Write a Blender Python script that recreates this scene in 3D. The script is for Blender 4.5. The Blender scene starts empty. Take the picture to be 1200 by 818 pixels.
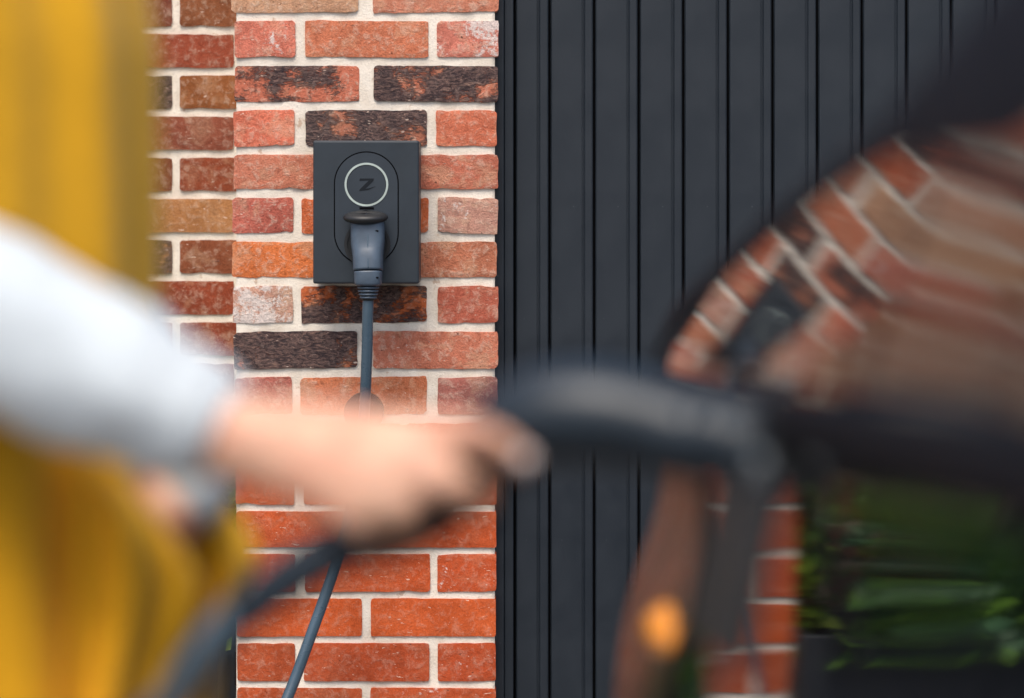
import bpy, bmesh, math, random
import numpy as np
from mathutils import Vector, Matrix, noise as mnoise

S = bpy.context.scene
COL = S.collection
R = math.radians
rnd = random.Random(7)

# ------------------------------------------------------------------ camera
F = 2833.0            # focal length in pixels of a 1200 px wide frame (85 mm)
D = 4.07              # camera to the face of the brick pier
CZ = 1.15             # camera height
HOR = 235.0           # pixel row of the horizon

cam_d = bpy.data.cameras.new('camera')
cam = bpy.data.objects.new('camera', cam_d)
COL.objects.link(cam)
cam.location = (0, 0, CZ)
cam.rotation_euler = (R(90), 0, 0)
cam_d.sensor_width = 36
cam_d.lens = F / 1200 * 36
cam_d.shift_y = -(409 - HOR) / 1200
cam_d.clip_start = 0.02
cam_d.clip_end = 2000
cam_d.dof.use_dof = True
cam_d.dof.focus_distance = 4.04
cam_d.dof.aperture_fstop = 2.8
S.camera = cam

# ------------------------------------------------------------------ light
W = bpy.data.worlds.new('World')
S.world = W
W.use_nodes = True
nt = W.node_tree
sky = nt.nodes.new('ShaderNodeTexSky')
sky.sky_type = 'NISHITA'
sky.sun_disc = False
SUN_EL, SUN_AZ = R(62), R(194)       # azimuth measured clockwise from +Y: behind the camera, a little to the left
sky.sun_elevation = SUN_EL
sky.sun_rotation = SUN_AZ
sky.air_density = 1.0
sky.dust_density = 4.0
sky.ozone_density = 0.6
bg = nt.nodes['Background']
bg.inputs['Strength'].default_value = 0.13
nt.links.new(sky.outputs[0], bg.inputs['Color'])
sd = bpy.data.lights.new('sun', 'SUN')
sd.energy = 1.75
sd.angle = R(26)
sd.color = (1.0, 0.92, 0.82)
sun = bpy.data.objects.new('sun', sd)
COL.objects.link(sun)
sv = Vector((math.sin(SUN_AZ) * math.cos(SUN_EL), math.cos(SUN_AZ) * math.cos(SUN_EL), math.sin(SUN_EL)))
sun.rotation_euler = sv.to_track_quat('Z', 'Y').to_euler()
sun.location = (0, -3, 6)

S.view_settings.view_transform = 'Standard'
S.view_settings.look = 'None'
S.view_settings.gamma = 1
S.view_settings.exposure = 0.70
S.render.engine = 'CYCLES'
S.cycles.use_denoising = True
S.cycles.max_bounces = 8

# ------------------------------------------------------------------ helpers
def P(px, py, d=D):
    """point of the place that lies d metres in front of the camera"""
    return Vector(((px - 600) * d / F, d, CZ - (py - HOR) * d / F))

def lin(r, g, b, k=1.0):
    f = lambda c: (c / 12.92 if c <= .04045 else ((c + .055) / 1.055) ** 2.4)
    return (f(r / 255) * k, f(g / 255) * k, f(b / 255) * k, 1)

def mesh_obj(name, verts, faces, mat=None, parent=None, smooth=False):
    me = bpy.data.meshes.new(name)
    me.from_pydata([tuple(v) for v in verts], [], faces)
    me.update()
    return link(name, me, mat, parent, smooth)

def link(name, me, mat=None, parent=None, smooth=False):
    o = bpy.data.objects.new(name, me)
    COL.objects.link(o)
    if mat is not None and not me.materials:
        me.materials.append(mat)
    if smooth:
        me.polygons.foreach_set('use_smooth', [True] * len(me.polygons))
    if parent is not None:
        o.parent = parent
        if parent.parent is None:       # every mesh is built in place: its thing stands at parent.location
            o.matrix_parent_inverse = Matrix.Translation(-parent.location)
    return o

def bm_obj(name, bm, mat=None, parent=None, smooth=False):
    me = bpy.data.meshes.new(name)
    bmesh.ops.recalc_face_normals(bm, faces=bm.faces)
    bm.to_mesh(me)
    bm.free()
    return link(name, me, mat, parent, smooth)

def empty(name, loc, label, cat, group=None):
    o = bpy.data.objects.new(name, None)
    COL.objects.link(o)
    o.location = loc
    o.empty_display_size = .1
    o['label'] = label
    o['category'] = cat
    if group:
        o['group'] = group
    return o

def tag(o, label, cat, group=None):
    o['label'] = label
    o['category'] = cat
    if group:
        o['group'] = group
    return o

def grid_faces(n, m, close_u=False, close_v=False, flip=False):
    fs = []
    for i in range(n if close_u else n - 1):
        for j in range(m if close_v else m - 1):
            a, b = i * m + j, i * m + (j + 1) % m
            c, e = ((i + 1) % n) * m + (j + 1) % m, ((i + 1) % n) * m + j
            fs.append((a, b, c, e) if not flip else (a, e, c, b))
    return fs

def grid_obj(name, rows, mat, parent=None, close_u=False, close_v=False, caps=False, smooth=True):
    n, m = len(rows), len(rows[0])
    bm = bmesh.new()
    vs = [bm.verts.new(p) for r in rows for p in r]
    for f in grid_faces(n, m, close_u, close_v):
        try:
            bm.faces.new([vs[i] for i in f])
        except ValueError:
            pass
    if caps:
        for row in (vs[:m], vs[(n - 1) * m:]):
            try:
                bm.faces.new(row)
            except ValueError:
                pass
    return bm_obj(name, bm, mat, parent, smooth)

def catmull(pts, n):
    """pts: list of tuples, n samples per span"""
    pts = [np.array(p, float) for p in pts]
    p = [2 * pts[0] - pts[1]] + pts + [2 * pts[-1] - pts[-2]]
    out = []
    for i in range(1, len(p) - 2):
        for k in range(n):
            t = k / n
            out.append(.5 * (2 * p[i] + (p[i + 1] - p[i - 1]) * t + (2 * p[i - 1] - 5 * p[i] + 4 * p[i + 1] - p[i + 2]) * t * t
                             + (3 * p[i] - p[i - 1] - 3 * p[i + 1] + p[i + 2]) * t ** 3))
    out.append(p[-2])
    return out

def tube_rows(path, radii, seg=20, wrinkle=None, power=1.0):
    """rings round a path with a radius (or (ra, rb)) per point"""
    rows = []
    path = [Vector(p[:3]) for p in path]
    up = Vector((0, 1, 0))
    for i, p in enumerate(path):
        t = (path[min(i + 1, len(path) - 1)] - path[max(i - 1, 0)]).normalized()
        a = up - t * up.dot(t)
        if a.length < 1e-4:
            a = Vector((1, 0, 0)) - t * t.x
        a.normalize()
        up = a
        b = t.cross(a).normalized()
        ra, rb = radii[i] if isinstance(radii[i], (tuple, list, np.ndarray)) else (radii[i], radii[i])
        ring = []
        for k in range(seg):
            an = 2 * math.pi * k / seg
            v = a * math.copysign(abs(math.cos(an)) ** power, math.cos(an)) * ra + b * math.copysign(abs(math.sin(an)) ** power, math.sin(an)) * rb
            q = p + v
            if wrinkle:
                q = q + v.normalized() * wrinkle(q, i / (len(path) - 1), an)
            ring.append(q)
        rows.append(ring)
    return rows

def tube_obj(name, pts, mat, parent, n=8, seg=20, wrinkle=None, power=1.0):
    """pts: (x, y, z, ra[, rb])"""
    sm = catmull([tuple(p) if len(p) == 5 else tuple(p) + (p[3],) for p in pts], n)
    return grid_obj(name, tube_rows([s[:3] for s in sm], [(s[3], s[4]) for s in sm], seg, wrinkle, power), mat, parent, close_v=True, caps=True)

def box_bm(bm, x0, x1, y0, y1, z0, z1, bevel=0.0, segs=2):
    r = bmesh.ops.create_cube(bm, size=1)
    vs = r['verts']
    for v in vs:
        v.co = Vector(((x0 + x1) / 2 + v.co.x * (x1 - x0), (y0 + y1) / 2 + v.co.y * (y1 - y0), (z0 + z1) / 2 + v.co.z * (z1 - z0)))
    if bevel:
        es = list({e for v in vs for e in v.link_edges})
        bmesh.ops.bevel(bm, geom=es, offset=bevel, segments=segs, affect='EDGES', profile=.5)
    return bm

def fbm(x, y, z, o=4):
    return mnoise.fractal(Vector((x, y, z)), 1.0, 2.0, o)

# ------------------------------------------------------------------ materials
class N:
    def __init__(self, name):
        self.m = bpy.data.materials.new(name)
        self.m.use_nodes = True
        self.t = self.m.node_tree
        self.b = self.t.nodes['Principled BSDF']
    def n(self, typ, ins=None, **kw):
        x = self.t.nodes.new('ShaderNode' + typ)
        for k, v in kw.items():
            setattr(x, k, v)
        for k, v in (ins or {}).items():
            self.set(x.inputs[k], v)
        return x
    def set(self, sock, v):
        if hasattr(v, 'node'):
            self.t.links.new(v, sock)
        else:
            sock.default_value = v
    def p(self, **kw):
        for k, v in kw.items():
            self.set(self.b.inputs[k.replace('_', ' ')], v)
    def math(self, op, a, b=0.0, c=0.0):
        x = self.n('Math', operation=op)
        self.set(x.inputs[0], a); self.set(x.inputs[1], b); self.set(x.inputs[2], c)
        return x.outputs[0]
    def ramp(self, v, a, b, lo=0.0, hi=1.0):
        x = self.n('MapRange', {0: v, 1: a, 2: b, 3: lo, 4: hi}, interpolation_type='SMOOTHSTEP')
        return x.outputs[0]
    def mix(self, f, a, b, mode='MIX'):
        x = self.n('Mix', data_type='RGBA', blend_type=mode)
        self.set(x.inputs[0], f); self.set(x.inputs[6], a); self.set(x.inputs[7], b)
        return x.outputs[2]
    def noise(self, vec, scale, detail=4, rough=.55, dist=0.0):
        x = self.n('TexNoise', {'Vector': vec, 'Scale': scale, 'Detail': detail, 'Roughness': rough, 'Distortion': dist})
        return x.outputs['Fac']
    def obj(self):
        return self.n('TexCoord').outputs['Object']
    def mapping(self, vec, scale=(1, 1, 1), rot=(0, 0, 0), loc=(0, 0, 0)):
        return self.n('Mapping', {'Vector': vec, 'Scale': scale, 'Rotation': rot, 'Location': loc}).outputs[0]
    def bump(self, h, strength=.5, dist=.002, normal=None):
        x = self.n('Bump', {'Height': h, 'Strength': strength, 'Distance': dist})
        if normal is not None:
            self.set(x.inputs['Normal'], normal)
        return x.outputs[0]

def brick_material():
    k = N('fired_brick')
    oi = k.n('ObjectInfo')
    at = lambda nm: k.n('Attribute', attribute_type='OBJECT', attribute_name=nm).outputs['Fac']
    burn, chalk, age = at('burn'), at('chalk'), at('age')
    off = k.n('CombineXYZ', {0: k.math('MULTIPLY', oi.outputs['Random'], 31.0), 1: k.math('MULTIPLY', oi.outputs['Random'], 77.0), 2: k.math('MULTIPLY', oi.outputs['Random'], 53.0)})
    v = k.n('VectorMath', {0: k.obj(), 1: off.outputs[0]}, operation='ADD').outputs[0]
    big = k.noise(v, 14, 5, .6, .5)
    big2 = k.noise(k.mapping(v, loc=(9, 3, 5)), 22, 5, .6, .8)
    mid = k.noise(v, 75, 7, .68, .4)
    fine = k.noise(v, 330, 5, .7)
    streak = k.noise(k.mapping(v, (1, 1, 2.6), (0, .55, 0)), 52, 8, .74, 1.6)
    base = oi.outputs['Color']
    mul = lambda c_, t_: k.mix(1.0, c_, t_, 'MULTIPLY')
    c = k.mix(k.ramp(big, .38, .64, 0, .9), base, mul(base, (.78, .76, .76, 1)))
    c = k.mix(k.math('MULTIPLY', k.ramp(big2, .50, .66, 0, .75), age), c, k.mix(.5, base, (.60, .42, .27, 1)))
    pale = k.mix(.55, base, (.70, .56, .44, 1))
    c = k.mix(k.math('MULTIPLY', k.ramp(mid, .48, .66, 0, .95), k.math('ADD', .18, k.math('MULTIPLY', age, .62))), c, pale)
    c = k.mix(k.math('MULTIPLY', k.ramp(mid, .44, .28, 0, .9), k.math('ADD', .25, k.math('MULTIPLY', age, .5))), c, mul(base, (.42, .34, .33, 1)))
    # burnt skin, streaked charcoal over rust and buff
    bn = k.math('ADD', k.math('MULTIPLY', big, .66), k.math('MULTIPLY', streak, .34))
    thr = k.math('SUBTRACT', .70, k.math('MULTIPLY', burn, .30))
    bm_ = k.n('MapRange', {0: bn, 1: k.math('SUBTRACT', thr, .03), 2: k.math('ADD', thr, .03), 3: 0.0, 4: 1.0}, interpolation_type='SMOOTHSTEP').outputs[0]
    bm_ = k.math('MULTIPLY', bm_, k.math('GREATER_THAN', burn, .02))
    burnt = k.mix(k.ramp(streak, .42, .60), (.034, .032, .038, 1), (.19, .125, .11, 1))
    burnt = k.mix(k.ramp(streak, .58, .68, 0, .8), burnt, (.42, .27, .19, 1))
    burnt = k.mix(k.ramp(mid, .56, .70, 0, .55), burnt, (.24, .17, .15, 1))
    c = k.mix(k.math('MULTIPLY', bm_, .95), c, burnt)
    # lime / chalk blotches
    ch = k.math('ADD', k.math('MULTIPLY', k.noise(v, 24, 4, .6, .6), .62), k.math('MULTIPLY', k.noise(v, 190, 6, .75), .38))
    cthr = k.math('SUBTRACT', .70, k.math('MULTIPLY', chalk, .26))
    cm = k.n('MapRange', {0: ch, 1: cthr, 2: k.math('ADD', cthr, .075), 3: 0.0, 4: .85}, interpolation_type='SMOOTHSTEP').outputs[0]
    c = k.mix(cm, c, (.78, .70, .65, 1))
    # short white drag marks, dark pits
    fk = k.noise(k.mapping(v, (.45, 1, 1.3), (0, .12, 0)), 165, 3, .55, .3)
    fl = k.ramp(fk, .685, .72)
    c = k.mix(k.math('MULTIPLY', fl, .75), c, (.76, .58, .47, 1))
    pn = k.noise(k.mapping(v, (.8, 1, 1.2), loc=(4, 7, 1)), 150, 4, .6, .5)
    pit = k.ramp(pn, .315, .27)
    c = k.mix(k.math('MULTIPLY', pit, .8), c, (.07, .028, .02, 1))
    c = k.mix(k.ramp(fine, .40, .64, 0, .42), c, mul(c, (.52, .48, .47, 1)))
    h = k.math('ADD', k.math('MULTIPLY', mid, 1.0), k.math('MULTIPLY', fine, .5))
    h = k.math('ADD', h, k.math('MULTIPLY', k.math('MULTIPLY', streak, bm_), 1.0))
    h = k.math('SUBTRACT', h, k.math('MULTIPLY', pit, .9))
    st = k.math('ADD', .35, k.math('MULTIPLY', age, .6))
    k.p(Base_Color=c, Roughness=.93, Normal=k.bump(h, st, .0042))
    k.b.inputs['Specular IOR Level'].default_value = .2
    return k.m

def mortar_material():
    k = N('lime_mortar')
    v = k.obj()
    a = k.noise(v, 22, 6, .6)
    b = k.noise(v, 260, 5, .65)
    c = k.mix(k.ramp(a, .35, .7), (.82, .75, .65, 1), (.68, .60, .50, 1))
    c = k.mix(k.ramp(b, .52, .74, 0, .5), c, (.46, .40, .33, 1))
    c = k.mix(k.ramp(k.noise(v, 48, 3), .66, .74, 0, .6), c, (.42, .25, .15, 1))
    k.p(Base_Color=c, Roughness=.95, Normal=k.bump(b, .5, .003))
    k.b.inputs['Specular IOR Level'].default_value = .2
    return k.m

def simple(name, col, rough=.5, metallic=0.0, var=.0, vscale=40, bump=0.0, bscale=300, **kw):
    k = N(name)
    k.p(Base_Color=col, Roughness=rough, Metallic=metallic)
    v = k.obj()
    if var:
        n_ = k.noise(v, vscale, 5, .6)
        d = (col[0] * (1 - var), col[1] * (1 - var), col[2] * (1 - var), 1)
        u = (min(1, col[0] * (1 + var)), min(1, col[1] * (1 + var)), min(1, col[2] * (1 + var)), 1)
        k.p(Base_Color=k.mix(k.ramp(n_, .3, .7), d, u), Roughness=k.ramp(k.noise(v, vscale * .6, 4), .3, .7, max(0, rough - .06), rough + .06))
    if bump:
        k.p(Normal=k.bump(k.noise(v, bscale, 4), bump, .001))
    for a, b in kw.items():
        k.b.inputs[a.replace('_', ' ')].default_value = b
    return k.m

def door_material():
    k = N('charcoal_door_paint')
    v = k.obj()
    g = k.noise(k.mapping(v, (1, 1, .03)), 300, 3, .5)
    d = k.noise(v, 9, 4, .6)
    c = k.mix(k.ramp(d, .35, .7), (.006, .011, .018, 1), (.009, .015, .023, 1))
    dust = k.ramp(k.noise(v, 160, 2, .5), .735, .77, 0, .5)
    c = k.mix(dust, c, (.10, .11, .12, 1))
    k.p(Base_Color=c, Roughness=k.ramp(d, .3, .7, .46, .60), Normal=k.bump(g, .10, .001))
    return k.m

def cloth_material(name, col, weave=900, var=.12, bump=.35):
    k = N(name)
    v = k.obj()
    w = k.n('TexWave', {'Vector': v, 'Scale': weave * .25, 'Distortion': 2.0, 'Detail': 2.0}, wave_type='BANDS', bands_direction='DIAGONAL').outputs['Fac']
    n_ = k.noise(v, 60, 5, .6)
    c = k.mix(k.ramp(n_, .3, .7), (col[0] * (1 - var), col[1] * (1 - var), col[2] * (1 - var), 1), col)
    k.p(Base_Color=c, Roughness=.9, Normal=k.bump(k.math('ADD', w, k.noise(v, 700, 3)), bump, .001))
    k.b.inputs['Sheen Weight'].default_value = .15
    k.b.inputs['Specular IOR Level'].default_value = .2
    return k.m

def skin_material():
    k = N('skin')
    v = k.obj()
    c = k.mix(k.ramp(k.noise(v, 45, 5), .35, .7), (.68, .41, .285, 1), (.56, .26, .175, 1))
    k.p(Base_Color=c, Roughness=.5, Normal=k.bump(k.noise(v, 900, 3), .15, .0005))
    k.b.inputs['Subsurface Weight'].default_value = .12
    k.b.inputs['Subsurface Radius'].default_value = (.01, .004, .002)
    return k.m

def leaf_material(name, c1, c2):
    k = N(name)
    v = k.obj()
    c = k.mix(k.ramp(k.noise(v, 38, 3), .36, .66), c1, c2)
    k.p(Base_Color=c, Roughness=.5)
    return k.m

def ground_material():
    k = N('worn_driveway_concrete')
    v = k.obj()
    c = k.mix(k.ramp(k.noise(v, 1.5, 6, .6), .3, .7), (.13, .125, .118, 1), (.18, .172, .16, 1))
    c = k.mix(k.ramp(k.noise(v, 220, 3), .5, .7, 0, .5), c, (.14, .135, .13, 1))
    k.p(Base_Color=c, Roughness=.9, Normal=k.bump(k.noise(v, 260, 3), .6, .004))
    return k.m

M = {}
M['brick'] = brick_material()
M['mortar'] = mortar_material()
M['door'] = door_material()
M['case'] = simple('satin_charcoal_plastic', (.018, .026, .035, 1), .50, var=.08, vscale=25, bump=.12, bscale=1400)
M['inlay'] = simple('inlay_charcoal_plastic', (.022, .031, .042, 1), .46, var=.06, vscale=25)
M['groove'] = simple('dark_groove', (.003, .003, .004, 1), .8, Specular_IOR_Level=.05)
M['emblem'] = simple('emblem_print', (.008, .011, .015, 1), .6, Specular_IOR_Level=.2)
M['socket'] = simple('socket_black', (.012, .013, .015, 1), .5, var=.1)
M['ring'] = simple('pale_ring', (.40, .47, .44, 1), .4, var=.1, vscale=60)
M['plug'] = simple('slate_rubber', (.058, .084, .118, 1), .40, var=.12, vscale=60, bump=.1, bscale=900)
M['cable'] = simple('slate_cable_sheath', (.050, .083, .114, 1), .28, var=.08, vscale=30)
M['handle'] = simple('charcoal_handle_plastic', (.009, .018, .029, 1), .42, Specular_IOR_Level=.4, var=.1, vscale=50)
M['paint'] = simple('black_car_paint', (.004, .0045, .006, 1), .035)
M['paint'].node_tree.nodes['Principled BSDF'].inputs['Coat Weight'].default_value = 0.0
M['paint'].node_tree.nodes['Principled BSDF'].inputs['Coat Roughness'].default_value = .02
M['paint'].node_tree.nodes['Principled BSDF'].inputs['IOR'].default_value = 1.4
M['door_glass'] = simple('dark_door_glass', (.004, .004, .005, 1), .055, IOR=1.5)
M['glass'] = simple('dark_privacy_glass', (.004, .004, .005, 1), .03, IOR=1.6)
M['trim'] = simple('satin_black_trim', (.005, .006, .010, 1), .8, var=.1)
M['trim'].node_tree.nodes['Principled BSDF'].inputs['Specular IOR Level'].default_value = .10
M['flap'] = simple('grey_flap_plastic', (.013, .016, .021, 1), .55, var=.1)
M['hinge'] = simple('grey_hinge_metal', (.12, .14, .155, 1), .45, metallic=.2)
M['bumper'] = simple('satin_black_bumper', (.007, .008, .011, 1), .30, var=.1, Specular_IOR_Level=.3)
M['amber'] = simple('amber_gloss', (.85, .30, .02, 1), .18)
M['tyre'] = simple('tyre_rubber', (.015, .015, .016, 1), .85, var=.1, bump=.2)
M['alloy'] = simple('alloy_wheel', (.4, .41, .42, 1), .3, metallic=1)
M['redlens'] = simple('red_lens', (.25, .01, .01, 1), .15)
M['mustard'] = cloth_material('mustard_knit', (.86, .435, .012, 1), 800, .10)
M['white_cloth'] = cloth_material('white_jersey', (.54, .60, .64, 1), 900, .06)
M['denim'] = cloth_material('dark_trousers', (.03, .035, .05, 1))
M['skin'] = skin_material()
M['nail'] = simple('fingernail', (.72, .62, .60, 1), .2)
M['hair'] = simple('brown_hair', (.06, .03, .015, 1), .5, var=.3, vscale=90, bump=.5, bscale=200)
M['eye'] = simple('eye_white', (.8, .8, .78, 1), .2)
M['shoe'] = simple('shoe_leather', (.03, .02, .015, 1), .4, var=.2)
M['planter'] = simple('slate_planter', (.012, .016, .023, 1), .55, var=.15, vscale=12)
M['soil'] = simple('soil', (.03, .02, .013, 1), .95, var=.4, bump=.8)
M['leaf'] = leaf_material('green_leaf', (.07, .20, .025, 1), (.20, .38, .035, 1))
M['leaf_b'] = leaf_material('yellow_green_leaf', (.10, .20, .015, 1), (.24, .33, .03, 1))
M['leaf_c'] = leaf_material('blue_green_leaf', (.05, .13, .06, 1), (.10, .22, .10, 1))
M['stem'] = simple('stem', (.07, .06, .03, 1), .8)
M['ground'] = ground_material()

# ------------------------------------------------------------------ ground
g = mesh_obj('driveway', [(-200, -200, 0), (200, -200, 0), (200, 200, 0), (-200, 200, 0)], [(0, 1, 2, 3)], M['ground'])
g['kind'] = 'structure'

# ------------------------------------------------------------------ bricks
def brick_mesh(name, w, h, depth, seed, wob, nx=None, nz=9):
    nx = nx or max(12, int(w / .0065))
    rr = random.Random(seed)
    o = rr.uniform(0, 500)
    nz_ = lambda a_, b_, c_: mnoise.noise(Vector((a_, b_, c_)))
    slope = rr.uniform(-1, 1) * wob * .7
    nick = [(rr.uniform(-.5, .5), rr.choice([-1, 1]), rr.uniform(.004, .014), rr.uniform(.3, 1.0)) for _ in range(int(rr.uniform(1, 5)))]
    vs, fs = [], []
    for j in range(nz + 1):
        for i in range(nx + 1):
            u, v = i / nx, j / nz
            # grid lines crowd towards the rim so that the arris stays tight
            u = .5 - .5 * math.copysign(abs(1 - 2 * u) ** .80, 1 - 2 * u)
            v = .5 - .5 * math.copysign(abs(1 - 2 * v) ** .70, 1 - 2 * v)
            x, z = -w / 2 + w * u, -h / 2 + h * v
            ex, ez = min(i, nx - i), min(j, nz - j)
            y = nz_(x * 26 + o, z * 26, 0) * wob * .7 + nz_(x * 90 + o, z * 110, 2) * wob * .25
            edge_z = (nz_(x * 120, math.copysign(3, z) + o, 9) * .45 + nz_(x * 33, math.copysign(3, z) + o, 5) * .7) * wob + slope * (x / w) * 2
            edge_x = (nz_(z * 120, math.copysign(3, x) + o, 19) * .45 + nz_(z * 40, math.copysign(3, x) + o, 7) * .6) * wob
            for (nu, nsd, nw, na) in nick:
                if z * nsd > 0:
                    q_ = (x / w - nu) * w / nw
                    edge_z -= nsd * na * wob * 1.1 * math.exp(-q_ * q_)
            x += edge_x * abs(x / (w / 2)) ** 3
            z += edge_z * abs(z / (h / 2)) ** 3
            if ex == 0 or ez == 0:
                y += .0004 + abs(nz_(x * 70, z * 70 + o, 3)) * wob * .45
                if ex == 0 and ez == 0:
                    k_ = .0006 + wob * rr.uniform(0, .8)
                    x -= math.copysign(k_, x); z -= math.copysign(k_, z)
            vs.append((x, y, z))
    def idx(i, j): return j * (nx + 1) + i
    for j in range(nz):
        for i in range(nx):
            fs.append((idx(i, j), idx(i + 1, j), idx(i + 1, j + 1), idx(i, j + 1)))
    nf = len(fs)
    rim = [idx(i, 0) for i in range(nx + 1)] + [idx(nx, j) for j in range(1, nz + 1)] + [idx(i, nz) for i in range(nx - 1, -1, -1)] + [idx(0, j) for j in range(nz - 1, 0, -1)]
    base = len(vs)
    n = len(rim)
    for r_ in rim: vs.append(vs[r_])
    for r_ in rim: vs.append((vs[r_][0], depth, vs[r_][2]))
    for a in range(n):
        b = (a + 1) % n
        fs.append((base + b, base + a, base + n + a, base + n + b))
    me = bpy.data.meshes.new(name)
    me.from_pydata(vs, [], fs)
    me.polygons.foreach_set('use_smooth', [k_ < nf for k_ in range(len(fs))])
    me.materials.append(M['brick'])
    me.update()
    return me

def put_brick(me, loc, parent, col, burn=0., chalk=0., age=1.):
    o = bpy.data.objects.new('brick', me)
    COL.objects.link(o)
    o.parent = parent
    o.location = Vector(loc) - parent.location
    g_ = .30 * col[0] + .55 * col[1] + .15 * col[2]
    k_ = max(0, 1 - 2.2 * max(0, col[1] / col[0] - .25))
    o.color = (col[0] * 1.02, col[1] * (.96 + .18 * k_) + g_ * .13 * k_, col[2] * 1.04 + g_ * .12 * k_, 1) if age > .6 else (col[0] * .99, col[1] * 1.12 + g_ * .04, col[2] * 1.12, 1)
    o['burn'] = float(burn); o['chalk'] = float(chalk); o['age'] = float(age)
    return o

def mortar_sheet(name, x0, x1, z0, z1, y, depth, parent, step=.0075):
    nx, nz = max(2, int((x1 - x0) / step)), max(2, int((z1 - z0) / step))
    rows = []
    for j in range(nz + 1):
        z = z0 + (z1 - z0) * j / nz
        rows.append([(x0 + (x1 - x0) * i / nx, y + .0013 * fbm((x0 + (x1 - x0) * i / nx) * 26, z * 26, 1, 3), z) for i in range(nx + 1)])
    vs = [p for r_ in rows for p in r_]
    fs = grid_faces(nz + 1, nx + 1)
    fs = [tuple(reversed(f)) for f in fs] if False else fs
    m = nx + 1
    rim = list(range(m)) + [r_ * m + nx for r_ in range(1, nz + 1)] + [nz * m + i for i in range(nx - 1, -1, -1)] + [r_ * m for r_ in range(nz - 1, 0, -1)]
    base = len(vs)
    for r_ in rim:
        vs.append((vs[r_][0], y + depth, vs[r_][2]))
    n = len(rim)
    for a in range(n):
        b = (a + 1) % n
        fs.append((rim[b], rim[a], base + a, base + b))
    fs.append(tuple(base + a for a in range(n)))
    return mesh_obj(name, vs, fs, M['mortar'], parent, smooth=True)

COURSE = 52.2 * D / F         # one course of the brickwork, 75 mm
XL, XR = P(274, 0).x, P(582.5, 0).x
pier = empty('brick_pier', ((XL + XR) / 2, D, 0), 'narrow pier of mixed red, orange and burnt bricks carrying the charger', 'brick pier')
mortar_sheet('mortar', XL + .004, XR - .004, 0, 2.12, D + .0029, .32, pier)

# every course of the pier that is in view: (y of the joint above, bricks as (x0, x1, colour, burn, chalk, age))
c = lin
courses = [
    (-32.9, [(271, 420, c(205, 152, 118), 0, .25, 1), (437, 584, c(208, 120, 95), 0, .25, 1)]),
    (19.3, [(275, 346, c(222, 112, 92), 0, .55, 1), (357.5, 502, c(208, 108, 76), 0, .12, .9), (512, 584, c(214, 112, 96), 0, .72, 1)]),
    (72.0, [(275, 421, c(200, 100, 76), .60, .1, 1), (438, 583.5, c(196, 102, 78), .9, .1, 1)]),
    (124.0, [(274, 345, c(226, 108, 82), 0, .22, .9), (358, 500, c(178, 100, 78), .96, .1, 1), (511, 582, c(214, 104, 74), 0, .12, .8)]),
    (176.0, [(274, 420, c(204, 110, 86), .22, .2, 1), (436, 583.5, c(200, 102, 80), .12, .15, 1)]),
    (226.5, [(272, 344, c(196, 92, 78), .05, .35, 1), (353.5, 502, c(214, 96, 48), 0, .05, .8), (513, 583.5, c(204, 146, 128), 0, .5, 1)]),
    (278.3, [(272, 420, c(228, 110, 48), .05, .12, 1), (437, 582, c(196, 108, 80), .1, .3, 1)]),
    (330.0, [(273, 343, c(206, 150, 128), .05, .95, 1), (353, 500, c(196, 88, 40), .72, .05, 1), (513, 584, c(190, 88, 68), 0, .12, .7)]),
    (383.3, [(274, 418.5, c(184, 92, 58), .92, .08, 1), (437, 583.5, c(204, 108, 84), .05, .4, 1)]),
    (436.8, [(275, 342, c(184, 92, 82), 0, .3, 1), (352, 500, c(208, 108, 70), 0, .1, 1), (513, 583, c(172, 92, 84), .15, .15, .8)]),
    (490.8, [(275, 421, c(206, 94, 58), 0, .1, .5), (436, 582, c(200, 88, 52), 0, .1, .5)]),
    (543.2, [(276, 345, c(202, 86, 50), 0, .1, .3), (356, 502, c(200, 84, 48), .1, .1, .3), (511, 582, c(196, 82, 48), .05, .2, .5)]),
    (595.4, [(277, 424, c(202, 84, 48), 0, .15, .25), (435.5, 581.5, c(200, 82, 46), 0, .28, .25)]),
    (645.5, [(277, 346, c(200, 82, 50), 0, .1, .2), (357.5, 504, c(204, 82, 44), 0, .12, .2), (512.5, 581.5, c(200, 80, 46), 0, .36, .3)]),
    (697.6, [(277.5, 424, c(204, 84, 44), 0, .1, .2), (434.5, 581, c(206, 86, 46), 0, .22, .2)]),
    (749.9, [(278, 345.5, c(180, 76, 46), 0, .1, .3), (356, 503, c(184, 74, 44), 0, .12, .2), (513, 581, c(184, 72, 42), 0, .40, .3)]),
    (802.4, [(278, 424, c(184, 78, 46), 0, .15, .3), (434, 581, c(190, 78, 46), 0, .4, .3)]),
]
seed = 0
joints = [cc[0] for cc in courses] + [854.6]
for i, (yt, row) in enumerate(courses):
    yb = joints[i + 1]
    new = i >= 11
    gap = 4.0 if new else 4.8
    for (x0, x1, col, burn, chalk, age) in row:
        seed += 1
        a, b = P(x0, yb - gap), P(x1, yt + gap + (.4 if not new else 0))
        w, h = b.x - a.x, b.z - a.z
        me = brick_mesh('brick', w, h, .1025, seed, .0011 if new else .0021)
        o = put_brick(me, ((a.x + b.x) / 2, D + rnd.uniform(-.0012, .0010), (a.z + b.z) / 2), pier, col, burn, chalk, age)
        o.rotation_euler = (rnd.uniform(-.004, .004), rnd.uniform(-.005, .005) * (.5 if new else 1), rnd.uniform(-.004, .004))
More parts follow.
